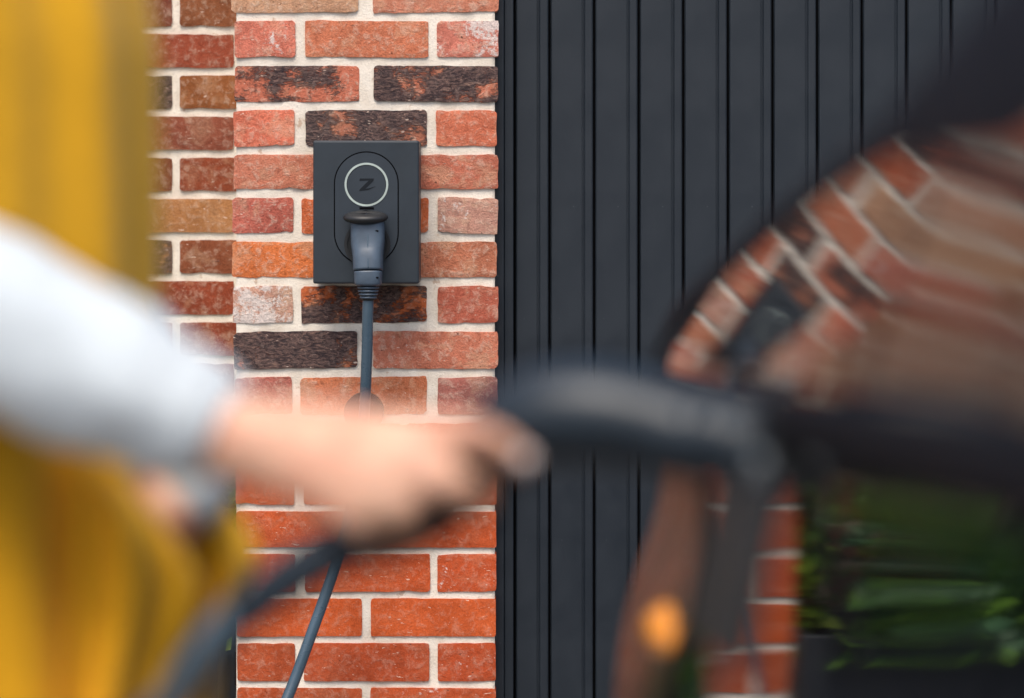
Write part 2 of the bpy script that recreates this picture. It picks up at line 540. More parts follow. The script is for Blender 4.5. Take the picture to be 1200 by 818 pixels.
# courses above and below the frame, same bond
tones = [c(200, 100, 72), c(206, 92, 54), c(190, 90, 70), c(212, 112, 84), c(176, 80, 58), c(204, 140, 110)]
wl = XR - XL
half = [brick_mesh('brick', .101, .0605, .1025, 900 + k, .0018, nx=10, nz=5) for k in range(3)]
full = [brick_mesh('brick', .2095, .0605, .1025, 950 + k, .0018, nx=16, nz=5) for k in range(4)]
ztop = P(0, joints[0]).z
zbot = P(0, joints[-1]).z
def plain_course(zc, odd):
    if odd:
        for k in (0, 1):
            put_brick(full[rnd.randrange(4)], (XL + .105 + k * (wl - .21), D, zc), pier, tones[rnd.randrange(6)], rnd.choice([0, 0, .1, .8]), .15, .8)
    else:
        for xx, ms in ((XL + .0505, half), ((XL + XR) / 2, full), (XR - .0505, half)):
            put_brick(ms[rnd.randrange(3)], (xx, D, zc), pier, tones[rnd.randrange(6)], rnd.choice([0, 0, .1, .8]), .15, .8)
k = 0
while ztop + COURSE * (k + .5) < 2.1:
    plain_course(ztop + COURSE * (k + .5), k % 2 == 1); k += 1
k = 0
while zbot - COURSE * (k + .5) > .03:
    plain_course(zbot - COURSE * (k + .5), k % 2 == 1); k += 1

# set back wall left of the pier
DB = D / .9245
wx0, wx1 = -2.35, P(282, 0, DB).x
wall = empty('brick_wall', ((wx0 + wx1) / 2, DB, 0), 'set back brown brick house wall left of the charger pier', 'brick wall')
mortar_sheet('mortar', wx0, wx1, 0, 2.12, DB + .0035, .2, wall, .012)
PB = .225
fullb = [brick_mesh('brick', .2105, .0610, .1025, 700 + k, .0016, nx=16, nz=5) for k in range(5)]
zj0 = P(0, 35.6, DB).z
jo = P(206, 0, DB).x
je = P(278.5, 0, DB).x
seen = {0: c(140, 78, 52), 1: c(152, 68, 50), 2: c(150, 84, 50), 3: c(142, 72, 56), 4: c(148, 68, 46), 5: c(178, 114, 74), 6: c(146, 76, 52), 7: c(148, 64, 44), 8: c(142, 62, 44), 9: c(140, 74, 66)}
btones = [c(150, 72, 50), c(140, 70, 54), c(165, 88, 58), c(172, 106, 72), c(128, 62, 48), c(156, 80, 62)]
n0 = int((zj0 + COURSE - .0) / COURSE)
hb = {}
for k in range(-n0, 14):
    zc = zj0 + COURSE * (k + .5)          # k = 0: course above the joint at y = 35.6
    row = -k
    if zc > 2.1 or zc < .03:
        continue
    jx = jo if row % 2 == 0 else je
    x = jx
    cells = []
    while x > wx0:
        cells.append((x - PB, x)); x -= PB
    if row % 2 == 0:
        cells.append((jx, wx1 + .012))
    for ci, (a, b) in enumerate(cells):
        a = max(a, wx0)
        w = b - a - .0145
        if w < .03:
            continue
        if abs(w - .2105) < .001:
            me = fullb[rnd.randrange(5)]
        else:
            key = round(w, 3)
            me = hb.setdefault(key, brick_mesh('brick', w, .0610, .1025, 800 + len(hb), .0016))
        col = btones[rnd.randrange(6)]
        burn, chalk = rnd.choice([0, 0, 0, .15, .9]), .12
        near = (row % 2 == 0 and ci == len(cells) - 1) or (row % 2 == 1 and ci == 0)
        if near and row in seen:
            col, burn = seen[row], (.25 if row == 9 else .1)
        if row == 2 and ci == 0:
            burn = 1.1
        put_brick(me, ((a + b) / 2, DB + rnd.uniform(-.001, .001), zc), wall, col, burn, chalk, .55)

# ------------------------------------------------------------------ garage door
DG = D + .055
door = empty('garage_door', (1.15, DG, 0), 'charcoal garage door of narrow vertical boards right of the brick pier', 'garage door')
fx = lambda px: P(px, 0, DG).x
bm = bmesh.new()
box_bm(bm, fx(583.2) - .02, fx(590.6), DG - .022, DG + .06, .0, 2.2, .0015)
box_bm(bm, fx(590.9), fx(601.6), DG - .012, DG + .06, .0, 2.2, .0015)
bm_obj('door_jamb', bm, M['door'], door)
pitch = 52.33 * DG / F
def board_profile(w):
    """(x, y) outline of a board's face: flat, twin bead, recessed strip"""
    bead = w * (40 / 52.33)
    d0 = 0.0
    pr = [(.0016, .012), (.0016, .0035), (.0034, .0006), (.0050, d0), (bead - .0040, d0)]
    pr += [(bead - .0034, .0003), (bead - .0027, .0003), (bead - .0020, -.0010), (bead - .0010, -.0010), (bead - .0003, .0004), (bead + .0004, .0004), (bead + .0012, -.0006)]
    pr += [(bead + .0022, .0004), (w - .0050, .0004), (w - .0030, .0018), (w - .0014, .012)]
    return pr
prof = board_profile(pitch)
zs = [.02, 2.16]
vs, fs = [], []
for z in zs:
    for (x, y) in prof:
        vs.append((x, y, z))
n = len(prof)
for i in range(n - 1):
    fs.append((i, i + 1, n + i + 1, n + i))
board_me = bpy.data.meshes.new('board')
board_me.from_pydata(vs, [], fs)
board_me.materials.append(M['door'])
def board(x, me):
    o = bpy.data.objects.new('board', me)
    COL.objects.link(o)
    o.parent = door
    o.location = Vector((x, DG, 0)) - door.location
# first narrow board beside the jamb (41 px wide)
p0 = [(max(x, .0016) if x < .02 else x, y) for x, y in board_profile(41.2 * DG / F)]
w0 = 41.2 * DG / F
bead0 = 28.5 * DG / F
p0 = [(.0016, .012), (.0016, .0035), (.0034, .0006), (.005, 0), (bead0 - .004, 0), (bead0 - .0034, .0006), (bead0 - .0027, .0006), (bead0 - .002, -.0010), (bead0 - .001, -.0010),
      (bead0 - .0003, .0008), (bead0 + .0004, .0008), (bead0 + .0012, -.0006), (bead0 + .0022, .0004), (w0 - .005, .0004), (w0 - .003, .0018), (w0 - .0014, .012)]
vs = [(x, y, z) for z in zs for (x, y) in p0]
first = bpy.data.meshes.new('board')
first.from_pydata(vs, [], [(i, i + 1, n + i + 1, n + i) for i in range(n - 1)])
first.materials.append(M['door'])
board(fx(603.2), first)
x = fx(644.3)
nb = 0
while nb < 30:
    board(x, board_me)
    x += pitch; nb += 1
bm = bmesh.new()
box_bm(bm, fx(583) - .01, x + .02, DG + .0125, DG + .05, .01, 2.17)
bm_obj('backing_panel', bm, M['groove'], door)
bm = bmesh.new()
box_bm(bm, x + .001, x + .09, DG - .02, DG + .06, 0, 2.2, .002)
bm_obj('door_jamb', bm, M['door'], door)

# ------------------------------------------------------------------ wall charger
DC = D - .078
ch = empty('wall_charger', (P(429, 0, DC).x, D, P(0, 248, DC).z), 'flat charcoal charging box with pale ring and plugged in cable on the brick pier', 'ev charger')
a, b = P(366.8, 332.6, DC), P(491.2, 164.6, DC)
bm = bmesh.new()
box_bm(bm, a.x, b.x, DC, D + .002, a.z, b.z, .0035, 3)
bm_obj('case', bm, M['case'], ch)

def stadium(cx, cz, hw, z0, z1, n=24):
    """closed outline of an upright oblong with round ends"""
    pts = []
    for k in range(n + 1):
        t = math.pi * k / n
        pts.append((cx + hw * math.cos(t), z1 - hw + hw * math.sin(t)))
    for k in range(n + 1):
        t = math.pi + math.pi * k / n
        pts.append((cx + hw * math.cos(t), z0 + hw + hw * math.sin(t)))
    return pts

def flat_ring(name, outer, inner, y0, y1, mat, parent):
    """a raised flat band between two outlines"""
    n = len(outer)
    vs = [(x, y0, z) for x, z in outer] + [(x, y0, z) for x, z in inner] + [(x, y1, z) for x, z in outer] + [(x, y1, z) for x, z in inner]
    fs = []
    for i in range(n):
        j = (i + 1) % n
        fs += [(i, n + i, n + j, j), (i, j, 2 * n + j, 2 * n + i), (n + j, n + i, 3 * n + i, 3 * n + j)]
    bm = bmesh.new()
    v = [bm.verts.new(q) for q in vs]
    for f in fs:
        bm.faces.new([v[q] for q in f])
    return bm_obj(name, bm, mat, parent)

def disc_solid(name, outline, y0, y1, mat, parent, bevel=0.0):
    bm = bmesh.new()
    v0 = [bm.verts.new((x, y0, z)) for x, z in outline]
    v1 = [bm.verts.new((x, y1, z)) for x, z in outline]
    f = bm.faces.new(v0)
    bm.faces.new(list(reversed(v1)))
    n = len(outline)
    for i in range(n):
        j = (i + 1) % n
        bm.faces.new((v0[i], v0[j], v1[j], v1[i]))
    if bevel:
        bmesh.ops.bevel(bm, geom=list(f.edges), offset=bevel, segments=2, affect='EDGES')
    return bm_obj(name, bm, mat, parent)

sc = DC / F
cx = P(429.3, 0, DC).x
z1, z0 = P(0, 178.8, DC).z, P(0, 309.5, DC).z
hw = 36.6 * sc
gw = .0021
flat_ring('inlay_groove', stadium(cx, 0, hw + gw, z0 - gw, z1 + gw), stadium(cx, 0, hw, z0, z1), DC - .0003, DC + .001, M['groove'], ch)
disc_solid('inlay', stadium(cx, 0, hw, z0, z1), DC - .0009, DC + .0015, M['inlay'], ch)
rc = P(429.4, 216.3, DC)
circ = lambda r_, cx_, cz_, n=72: [(cx_ + r_ * math.cos(2 * math.pi * k / n), cz_ + r_ * math.sin(2 * math.pi * k / n)) for k in range(n)]
flat_ring('status_ring', circ(25.6 * sc, rc.x, rc.z), circ(23.2 * sc, rc.x, rc.z), DC - .0018, DC, M['ring'], ch)
flat_ring('ring_groove', circ(23.2 * sc, rc.x, rc.z), circ(22.7 * sc, rc.x, rc.z), DC - .0012, DC, M['groove'], ch)
# the emblem: a slanted z with a long tail
zl = [(421.8, 209.2), (438.4, 209.2), (437.6, 212.2), (428.6, 221.2), (432.5, 220.6), (440.8, 218.2), (432.0, 222.6), (420.9, 224.0), (421.9, 221.6), (432.2, 211.5), (421.2, 212.0)]
zo = [(P(x_, y_, DC).x, P(x_, y_, DC).z) for x_, y_ in zl]
def poly_solid(name, outline, y0, y1, mat, parent):
    bm = bmesh.new()
    v0 = [bm.verts.new((x, y0, z)) for x, z in outline]
    es = [bm.edges.new((v0[i], v0[(i + 1) % len(v0)])) for i in range(len(v0))]
    r_ = bmesh.ops.triangle_fill(bm, use_beauty=True, edges=es)
    fs = [f for f in r_['geom'] if isinstance(f, bmesh.types.BMFace)]
    ex = bmesh.ops.extrude_face_region(bm, geom=fs)
    for v in ex['geom']:
        if isinstance(v, bmesh.types.BMVert):
            v.co.y += y1 - y0
    return bm_obj(name, bm, mat, parent)
poly_solid('emblem', zo, DC - .0013, DC - .0004, M['emblem'], ch)
bm = bmesh.new()
sa, sb = P(421.3, 245.4, DC), P(438.3, 242.8, DC)
box_bm(bm, sa.x, sb.x, DC - .0013, DC - .0002, sa.z, sb.z)
bm_obj('sensor_slot', bm, M['groove'], ch)
# socket: dark round pit behind the plug and its flap, lifted like a little canopy
pc = P(430.5, 286, DC)
flat_ring('socket_rim', circ(27.0 * sc, pc.x, pc.z), circ(23.5 * sc, pc.x, pc.z), DC - .004, DC, M['socket'], ch)
disc_solid('socket', circ(23.6 * sc, pc.x, pc.z), DC - .0018, DC + .001, M['socket'], ch)
fc = P(429.6, 254.6, DC)
rows = []
for i in range(13):
    t = -math.pi / 2 + math.pi * i / 12
    rows.append([(fc.x + 26.2 * sc * math.copysign(abs(math.cos(t)) ** .5, 1) * math.cos(a_) * (1 + .0 * t), DC - .028 + .032 * math.cos(t) ** .5 * math.sin(a_), fc.z + .0088 * math.sin(t) - .0035 * (-math.sin(a_))) for a_ in [2 * math.pi * k_ / 48 for k_ in range(48)]])
grid_obj('socket_flap', rows, M['socket'], ch, close_v=True, caps=True)

# ------------------------------------------------------------------ charging cable: wall plug, sheath, vehicle plug
DP = DC - .030
cab = empty('charging_cable', P(430, 340, DP), 'slate grey charging cable hanging from the wall charger to the hand held plug', 'charging cable')
pp = lambda x_, y_, d_, ra, rb: tuple(P(x_, y_, d_)) + (ra, rb)
q = DP / F
# path goes down: first ring axis 'a' follows Y, so ra is depth and rb is width
wall_plug = tube_obj('wall_plug', [pp(430.8, 261.0, DP + .006, .016, 17.0 * q), pp(430.8, 262.4, DP + .004, .019, 19.6 * q), pp(430.8, 268, DP + .002, .0205, 19.8 * q), pp(430.9, 284, DP - .001, .0212, 19.6 * q), pp(431, 293, DP - .004, .0215, 18.7 * q),
          pp(431.2, 303, DP - .008, .0225, 17.7 * q), pp(431.4, 317.2, DP - .011, .0232, 17.3 * q)], M['plug'], cab, n=6, seg=48, power=.72)
tube_obj('plug_collar', [pp(431.4, 318.4, DP - .011, .0233, 16.6 * q), pp(431.5, 326, DP - .012, .023, 16.4 * q), pp(431.6, 332.5, DP - .012, .022, 15.8 * q), pp(431.6, 334.6, DP - .012, .019, 13.8 * q)], M['plug'], cab, n=4, seg=48, power=.72)
tube_obj('plug_seam', [pp(431.4, 316.8, DP - .011, .0222, 16.0 * q), pp(431.4, 318.8, DP - .011, .0222, 16.0 * q)], M['groove'], cab, n=2, seg=48, power=.72)
# fine moulding line up the front of the plug, two latch slots
ml = catmull([tuple(P(x_, y_, d_)) for x_, y_, d_ in ((431.0, 270, DP + .002 - .0205), (431.0, 282, DP - .001 - .0212), (431.1, 292, DP - .004 - .0215), (431.3, 303, DP - .008 - .0225), (431.4, 315, DP - .011 - .0232))], 4)
grid_obj('moulding_line', tube_rows(ml, [(.0006, .0008)] * len(ml), 8), M['cable'], wall_plug, close_v=True, caps=True)
for (x_, y_, yd) in ((441.8, 270.5, DP - .0165), (442.4, 324.6, DP - .0305)):
    a = P(x_, y_, DP)
    bm = bmesh.new()
    box_bm(bm, a.x - .0034, a.x + .0034, yd - .0022, yd + .014, a.z - .0014, a.z + .0014, .0006, 1)
    bm_obj('latch_slot', bm, M['groove'], wall_plug)
for k_, (y_, w_) in enumerate(((337.4, 12.6), (341.3, 11.9), (345.2, 11.0), (348.8, 9.8))):
    tube_obj('strain_rib', [pp(431.6, y_ - 1.7, DP - .012, w_ * q * .8, w_ * q * .8), pp(431.6, y_ - 1.2, DP - .012, w_ * q, w_ * q), pp(431.6, y_ + .5, DP - .012, w_ * q, w_ * q), pp(431.6, y_ + 1.1, DP - .012, w_ * q * .8, w_ * q * .8)], M['plug'], cab, n=2, seg=28)
tube_obj('strain_relief', [pp(431.6, 333, DP - .012, 9.4 * q, 9.4 * q), pp(431.6, 352, DP - .012, 7.6 * q, 7.6 * q)], M['socket'], cab, n=3, seg=24)
r0 = 6.6 * q
path = [P(431.6, 346, DP - .012), P(430.8, 375, DP - .012), P(430.2, 410, DP - .008), P(428.6, 450, DP), P(426.4, 490, DP + .01), P(420, 550, DP + .01), P(405, 622, DP), P(390, 672, DP - .01), P(366, 740, DP - .03),
        P(338, 815, DP - .06), P(300, 900, DP - .12), P(250, 990, DP - .25), Vector((-.46, 3.4, .05)), Vector((-.40, 2.9, .011)), Vector((-.30, 2.4, .011)), Vector((-.36, 1.9, .011)), Vector((-.32, 1.6, .06)),
        Vector((-.26, 1.36, .35)), Vector((-.225, 1.27, .70)), P(150, 905, 1.22), P(205, 815, 1.19), P(262, 735, 1.18), P(328, 684, 1.18), P(392, 646, 1.18), P(440, 628, 1.18)]
tube_obj('cable_sheath', [tuple(p_) + (r0,) for p_ in path], M['cable'], cab, n=10, seg=18)

# vehicle plug in the hand
vp = [(404, 640, 1.18, .0120, .0120), (440, 628, 1.18, .0150, .0150), (490, 602, 1.18, .0175, .0175), (540, 562, 1.18, .0190, .0190), (588, 512, 1.18, .0220, .0220), (640, 488, 1.175, .0250, .0240), (700, 486, 1.17, .0260, .0245),
      (755, 495, 1.165, .0250, .0232), (800, 507, 1.16, .0240, .0218), (836, 514, 1.155, .0235, .0210), (868, 517, 1.15, .0225, .0200), (885, 517, 1.15, .0205, .0185)]
tube_obj('vehicle_plug', [pp(*v_) for v_ in vp], M['handle'], cab, n=6, seg=32)
tube_obj('strain_relief', [pp(402, 640, 1.179, .0135, .0135), pp(360, 663, 1.179, .0128, .0128), pp(318, 692, 1.179, .0118, .0118), pp(280, 724, 1.179, .0104, .0104)], M['handle'], cab, n=5, seg=24)
tube_obj('coupler_collar', [pp(812, 507, 1.158, .0240, .0208), pp(826, 510, 1.156, .0250, .0220), pp(838, 512, 1.155, .0250, .0220), pp(848, 513.5, 1.154, .0238, .0208)], M['handle'], cab, n=4, seg=32)
tube_obj('release_button', [pp(632, 463, 1.168, .004, .003), pp(645, 458, 1.168, .011, .006), pp(680, 456, 1.166, .012, .006), pp(694, 458, 1.166, .005, .003)], M['handle'], cab, n=4, seg=16)

# round cable holder on the wall
hc = P(426, 484, D - .03)
holder = tag(disc_solid('cable_holder', circ(23.2 * (D - .03) / F, hc.x, hc.z, 48), D - .030, D + .001, M['socket'], None, .004), 'round black cable holder on the bricks below the charger', 'cable holder')

# ------------------------------------------------------------------ planter and plants in front of the set back wall
pl = empty('planter', (-1.25, 4.2, 0), 'long slate grey planter trough full of leafy plants at the brick wall', 'planter')
px0, px1, py0, py1, pz = -2.0, -.50, 4.11, 4.37, .42
bm = bmesh.new()
box_bm(bm, px0, px1, py0, py0 + .02, 0, pz, .003); box_bm(bm, px0, px1, py1 - .02, py1, 0, pz, .003)
box_bm(bm, px0, px0 + .02, py0 + .021, py1 - .021, 0, pz - .001, .003); box_bm(bm, px1 - .02, px1, py0 + .021, py1 - .021, 0, pz - .001, .003)
bm_obj('trough', bm, M['planter'], pl)
bm = bmesh.new()
box_bm(bm, px0 + .021, px1 - .021, py0 + .021, py1 - .021, .02, pz - .03)
bm_obj('soil', bm, M['soil'], pl)
def shrub(x_, y_, z_, rx, rz, nleaf, size, mats, label, sd_):
    rr = random.Random(sd_)
    t = empty('leafy_plant', (x_, y_, z_), label, 'plant', 'plants in the trough by the wall')
    sb = bmesh.new()
    tips = []
    for s_ in range(9):
        an = rr.uniform(0, 6.28)
        e = Vector((x_ + math.cos(an) * rx * rr.uniform(.2, .8), y_ + math.sin(an) * rx * .55 * rr.uniform(.2, .8), z_ + rz * rr.uniform(.6, 1.0)))
        s0 = Vector((x_ + rr.uniform(-.03, .03), y_ + rr.uniform(-.03, .03), z_ - .02))
        tips.append((s0, e))
        d_ = (e - s0)
        ax = d_.normalized().orthogonal().normalized() * .003
        bx_ = d_.normalized().cross(ax)
        v0 = [sb.verts.new(s0 + w_) for w_ in (ax, bx_, -ax - bx_)]
        v1 = [sb.verts.new(e + w_ * .4) for w_ in (ax, bx_, -ax - bx_)]
        for i in range(3):
            sb.faces.new((v0[i], v0[(i + 1) % 3], v1[(i + 1) % 3], v1[i]))
    bm_obj('stem', sb, M['stem'], t)
    for part, mt in enumerate(mats):
        fb = bmesh.new()
        for l_ in range(nleaf // len(mats)):
            s0, e = tips[rr.randrange(9)]
            p_ = s0.lerp(e, rr.uniform(.25, 1.05)) + Vector((rr.gauss(0, rx * .22), rr.gauss(0, rx * .16), rr.gauss(0, rz * .10)))
            if rx > .15 and rr.random() < .34:      # the dense front of the plant
                p_ = Vector((x_ + rr.uniform(-1, 1) * rx, 4.12 + rr.uniform(-.05, .02), z_ + rr.uniform(-.02, .36)))
            p_.y = min(p_.y, DB - .02)
            L = size * rr.uniform(.6, 1.3)
            dr = Vector((rr.gauss(0, 1), rr.gauss(0, 1) - .5, rr.gauss(.1, .6))).normalized()
            sd2 = dr.cross(Vector((rr.gauss(0, .4), rr.gauss(0, .4), 1))).normalized() * L * .32
            nn = dr.cross(sd2).normalized() * L * .10
            v_ = [fb.verts.new(q_) for q_ in (p_, p_ + dr * L * .35 + sd2 + nn, p_ + dr * L, p_ + dr * L * .35 - sd2 + nn, p_ + dr * L * .45)]
            fb.faces.new((v_[0], v_[1], v_[4])); fb.faces.new((v_[1], v_[2], v_[4])); fb.faces.new((v_[2], v_[3], v_[4])); fb.faces.new((v_[3], v_[0], v_[4]))
        f = bm_obj('foliage', fb, mt, t)
        f['kind'] = 'stuff'
shrub(-.545, 4.24, .40, .13, .38, 420, .055, [M['leaf_b'], M['leaf']], 'yellow green leafy plant in the trough right beside the pier', 1)
shrub(-.82, 4.24, .40, .20, .46, 1100, .060, [M['leaf'], M['leaf_c']], 'mid green plant second from the pier in the trough', 2)
shrub(-1.15, 4.24, .40, .21, .48, 1100, .060, [M['leaf'], M['leaf_b']], 'bushy green plant third from the pier in the trough', 3)
shrub(-1.55, 4.24, .40, .21, .46, 1000, .060, [M['leaf_c'], M['leaf']], 'dark green plant at the far left end of the trough', 4)

# ------------------------------------------------------------------ car
CXC = 1.02      # centre line
dd = np.arange(-2.9, 2.0001, .01)
th_t = [(-2.9, 3.0), (-2.2, 0.0), (-1.2, -2.0), (0.2, -3.0), (.5, -1.6), (.72, -1.2), (.80, -1.9), (.88, -2.6), (.95, -2.6), (1.10, -2.0), (1.25, -1.3), (1.5, -.6), (1.7, -.1), (1.8, 0.5), (1.9, 2.0), (2.0, 5.0)]
th = np.interp(dd, [a_ for a_, _ in th_t], [b_ for _, b_ in th_t])
ker = np.hanning(15); ker /= ker.sum()
th = np.convolve(np.pad(th, 7, mode='edge'), ker, mode='valid')
Xp = np.concatenate([[0], np.cumsum(np.tan(np.radians((th[1:] + th[:-1]) / 2)) * .01)])
Xp += .114 - np.interp(1.8, dd, Xp)
XP = lambda d_: float(np.interp(d_, dd, Xp))
ZB = lambda d_: CZ - .089 - .057 * (d_ - 1.15)          # belt line
ss = np.arange(0, .6, .002)
tt = np.interp(ss, [0, .008, .018, .026, .05, .12, .17, .22, .30], [2, 7, 16, 19.5, 20.5, 22, 31, 55, 72])
LE = np.concatenate([[0], np.cumsum(np.tan(np.radians((tt[1:] + tt[:-1]) / 2)) * .002)])
lean = lambda s_: float(np.interp(max(s_, 0), ss, LE))
def solve(px, py):
    """depth at which a sight line meets the greenhouse side"""
    lo, hi = .45, 2.6
    f_ = lambda d_: 600 + F * (XP(min(d_, 2.0)) + lean(CZ - (py - HOR) * d_ / F - ZB(d_))) / d_ - px
    for _ in range(60):
        mid = (lo + hi) / 2
        if f_(mid) > 0: lo = mid
        else: hi = mid
    return lo, CZ - (py - HOR) * lo / F - ZB(lo)
wt = [solve(*q_) for q_ in ((770, 418), (800, 375), (850, 325), (900, 283), (950, 242), (1000, 208), (1050, 184), (1110, 176), (1200, 178))]
rt = [solve(*q_) for q_ in ((752, 418), (800, 350), (850, 303), (900, 255), (950, 218), (1000, 176), (1045, 135), (1075, 100), (1108, 60), (1140, 20), (1160, 0))]
print('window top', [(round(a_, 3), round(b_, 3)) for a_, b_ in wt])
print('roof', [(round(a_, 3), round(b_, 3)) for a_, b_ in rt])
wt = sorted(wt) ; rt = sorted(rt)
wd, wsv = [a_ for a_, _ in wt], [max(b_, .002) for _, b_ in wt]
rd, rsv = [a_ for a_, _ in rt], [max(b_, .004) for _, b_ in rt]
wd = [-1.3, -1.0, -.2, .4] + wd + [2.0]; wsv = [.01, .12, .24, .17] + wsv + [.001]
rd = [-1.6, -1.3, -.9, -.2, .3] + rd + [2.02]; rsv = [.012, .12, .28, .36, .30] + rsv + [.006]
dw = np.arange(-1.3, 2.0001, .02)
def smooth_tab(xs, ys, grid):
    v_ = np.interp(grid, xs, ys)
    k_ = np.hanning(7); k_ /= k_.sum()
    return np.convolve(np.pad(v_, 3, mode='edge'), k_, mode='valid')
WS = smooth_tab(wd, wsv, dw)
dr_ = np.arange(-1.6, 2.0201, .02)
RS = smooth_tab(rd, rsv, dr_)
WSf = lambda d_: float(np.interp(d_, dw, WS))
RSf = lambda d_: max(float(np.interp(d_, dr_, RS)), WSf(d_) + .006)

car = empty('car', (CXC, -.4, 0), 'glossy black car whose flank mirrors the brick pier, charging plug in its side', 'car')
mir = lambda p_: (2 * CXC - p_[0], p_[1], p_[2])
def side_rows(ds, f_lo, f_hi, nseg, off=0.0):
    rows = []
    for d_ in ds:
        lo, hi = f_lo(d_), f_hi(d_)
        row = []
        for j in range(nseg + 1):
            s_ = lo + (hi - lo) * j / nseg
            row.append((XP(min(d_, 2.0)) + lean(s_) - off, d_, ZB(d_) + s_))
        rows.append(row)
    return rows
SEAL = .92
for nm, dset in (('quarter_window', [d_ for d_ in dw if d_ > SEAL + .003]), ('door_window', [d_ for d_ in dw if d_ < SEAL - .003])):
    dset = sorted([float(d_) for d_ in dset] + ([SEAL + .003] if nm == 'quarter_window' else [SEAL - .003]))
    rows = side_rows(dset, lambda d_: 0.0, WSf, 20)
    gm = M['glass'] if nm == 'quarter_window' else M['door_glass']
    grid_obj(nm, rows, gm, car)
    grid_obj(nm, [[mir(p_) for p_ in r_] for r_ in rows], gm, car)
for flip in (False, True):
    ring = []
    for j in range(21):
        s_ = WSf(SEAL) * j / 20
        xx_ = XP(SEAL) + lean(s_)
        z_ = ZB(SEAL) + s_
        ring.append([(xx_ + .004, SEAL - .0035, z_), (xx_ - .0012, SEAL - .003, z_), (xx_ - .0016, SEAL, z_), (xx_ - .0012, SEAL + .003, z_), (xx_ + .004, SEAL + .0035, z_)])
    grid_obj('window_seal', [[mir(p_) for p_ in r_] if flip else r_ for r_ in ring], M['trim'], car)
# pillar and roof: from the window's top edge over to the centre line
rows = []
for d_ in dr_:
    lo = WSf(d_) if d_ >= -1.3 else 0.006
    hi = RSf(d_)
    half_ = []
    for j in range(9):
        s_ = lo + (hi - lo) * j / 8
        bulge = .004 * math.sin(math.pi * min(1, j / 2) / 2) if j < 8 else .002
        half_.append((XP(min(d_, 2.0)) + lean(s_) - bulge, d_, ZB(d_) + s_))
    xe, ze = half_[-1][0], half_[-1][2]
    for j in range(1, 15):
        u_ = j / 14
        half_.append((xe + (CXC - xe) * u_, d_, ze + .05 * math.sin(u_ * math.pi / 2) * min(1, max(.1, (2.0 - d_) / .8)) * .8 + .004 * min(1, u_ * 8)))
    rows.append(half_ + [mir(p_) for p_ in reversed(half_[:-1])])
grid_obj('roof', rows, M['trim'], car)
# lower body: one closed outline swept round the car
pts = [(XP(d_), d_, th[i]) for i, d_ in enumerate(dd) if i % 2 == 0]
x_, y_, a_ = pts[-1]
hd = R(a_)
for k_ in range(24):                       # rounded rear corner
    st = .115 * (math.pi / 2 - R(a_)) / 24
    hd += (math.pi / 2 - R(a_)) / 24
    x_ += math.sin(hd) * st; y_ += math.cos(hd) * st
    pts.append((x_, y_, math.degrees(hd)))
for k_ in range(1, 9):
    pts.append((x_ + (CXC - x_) * k_ / 8, y_ + .03 * math.sin(k_ / 8 * math.pi / 2), 90 - 6 * (1 - k_ / 8)))
# nose
fx_, fy_, fa = pts[0]
nose = []
hd = R(fa)
x_, y_ = fx_, fy_
for k_ in range(14):
    st = .35 * (math.pi / 2) / 14
    hd -= (math.pi / 2 + R(fa) * 0) / 14
    x_ -= math.sin(hd) * st; y_ -= math.cos(hd) * st
    nose.append((x_, y_, math.degrees(hd)))
for k_ in range(1, 5):
    nose.append((x_ + (CXC - x_) * k_ / 4, y_ - .05 * math.sin(k_ / 4 * math.pi / 2), -90))
loop = list(reversed(nose)) + pts
main = ([-.9, -.72, -.6, -.45, -.32, -.22, -.13, -.07, -.03, 0.0], [.09, .035, .008, -.008, -.008, -.004, -.001, 0.0, 0.0, .006])
tail = ([-.9, -.72, -.6, -.45, -.36, -.26, -.21, -.17, -.13, -.10, -.07, -.03, 0.0], [.03, .0, -.02, -.034, -.036, -.033, -.027, -.017, -.003, .005, .005, .001, .006])
sg = np.arange(-.82, .0001, .005)
def smp(tab):
    v_ = np.interp(sg, *tab)
    k_ = np.hanning(11); k_ /= k_.sum()
    return np.convolve(np.pad(v_, 5, mode='edge'), k_, mode='valid')
im, it = smp(main), smp(tail)
rows = []
for (x_, y_, a_) in loop:
    w_ = min(1, max(0, (y_ - 1.33) / .27)); w_ = w_ * w_ * (3 - 2 * w_)
    nx_, ny_ = math.cos(R(a_)), -math.sin(R(a_))       # inward normal
    yb = max(min(y_, 2.1), -2.9)
    drop = 0.0 if y_ > -1.5 else .16 * min(1, (-1.5 - y_) / 1.5)
    zb = ZB(yb) - drop - (.0 if y_ > -1.5 else .04)
    row = []
    for s_, a1, a2 in zip(sg, im, it):
        ins = a1 * (1 - w_) + a2 * w_
        row.append((x_ + nx_ * ins, y_ + ny_ * ins, zb + s_))
    rows.append(row)
full_loop = rows + [[mir(p_) for p_ in r_] for r_ in reversed(rows[1:-1])]
bm = bmesh.new()
m = len(sg)
vv = [bm.verts.new(p_) for r_ in full_loop for p_ in r_]
for f in grid_faces(len(full_loop), m, close_u=True):
    bm.faces.new([vv[i] for i in f])
nl = len(rows)
L = len(full_loop)
for i in range(0, nl - 1):                 # deck under the glass and bonnet, belly pan
    j = (L - i) % L
    j2 = (L - i - 1) % L
    for lev in (0, m - 1):
        q_ = [vv[i * m + lev], vv[(i + 1) * m + lev], vv[j2 * m + lev], vv[j * m + lev]]
        q_ = list(dict.fromkeys(q_))
        if len(q_) > 2:
            try: bm.faces.new(q_)
            except ValueError: pass
bm_obj('body', bm, M['paint'], car, smooth=True)
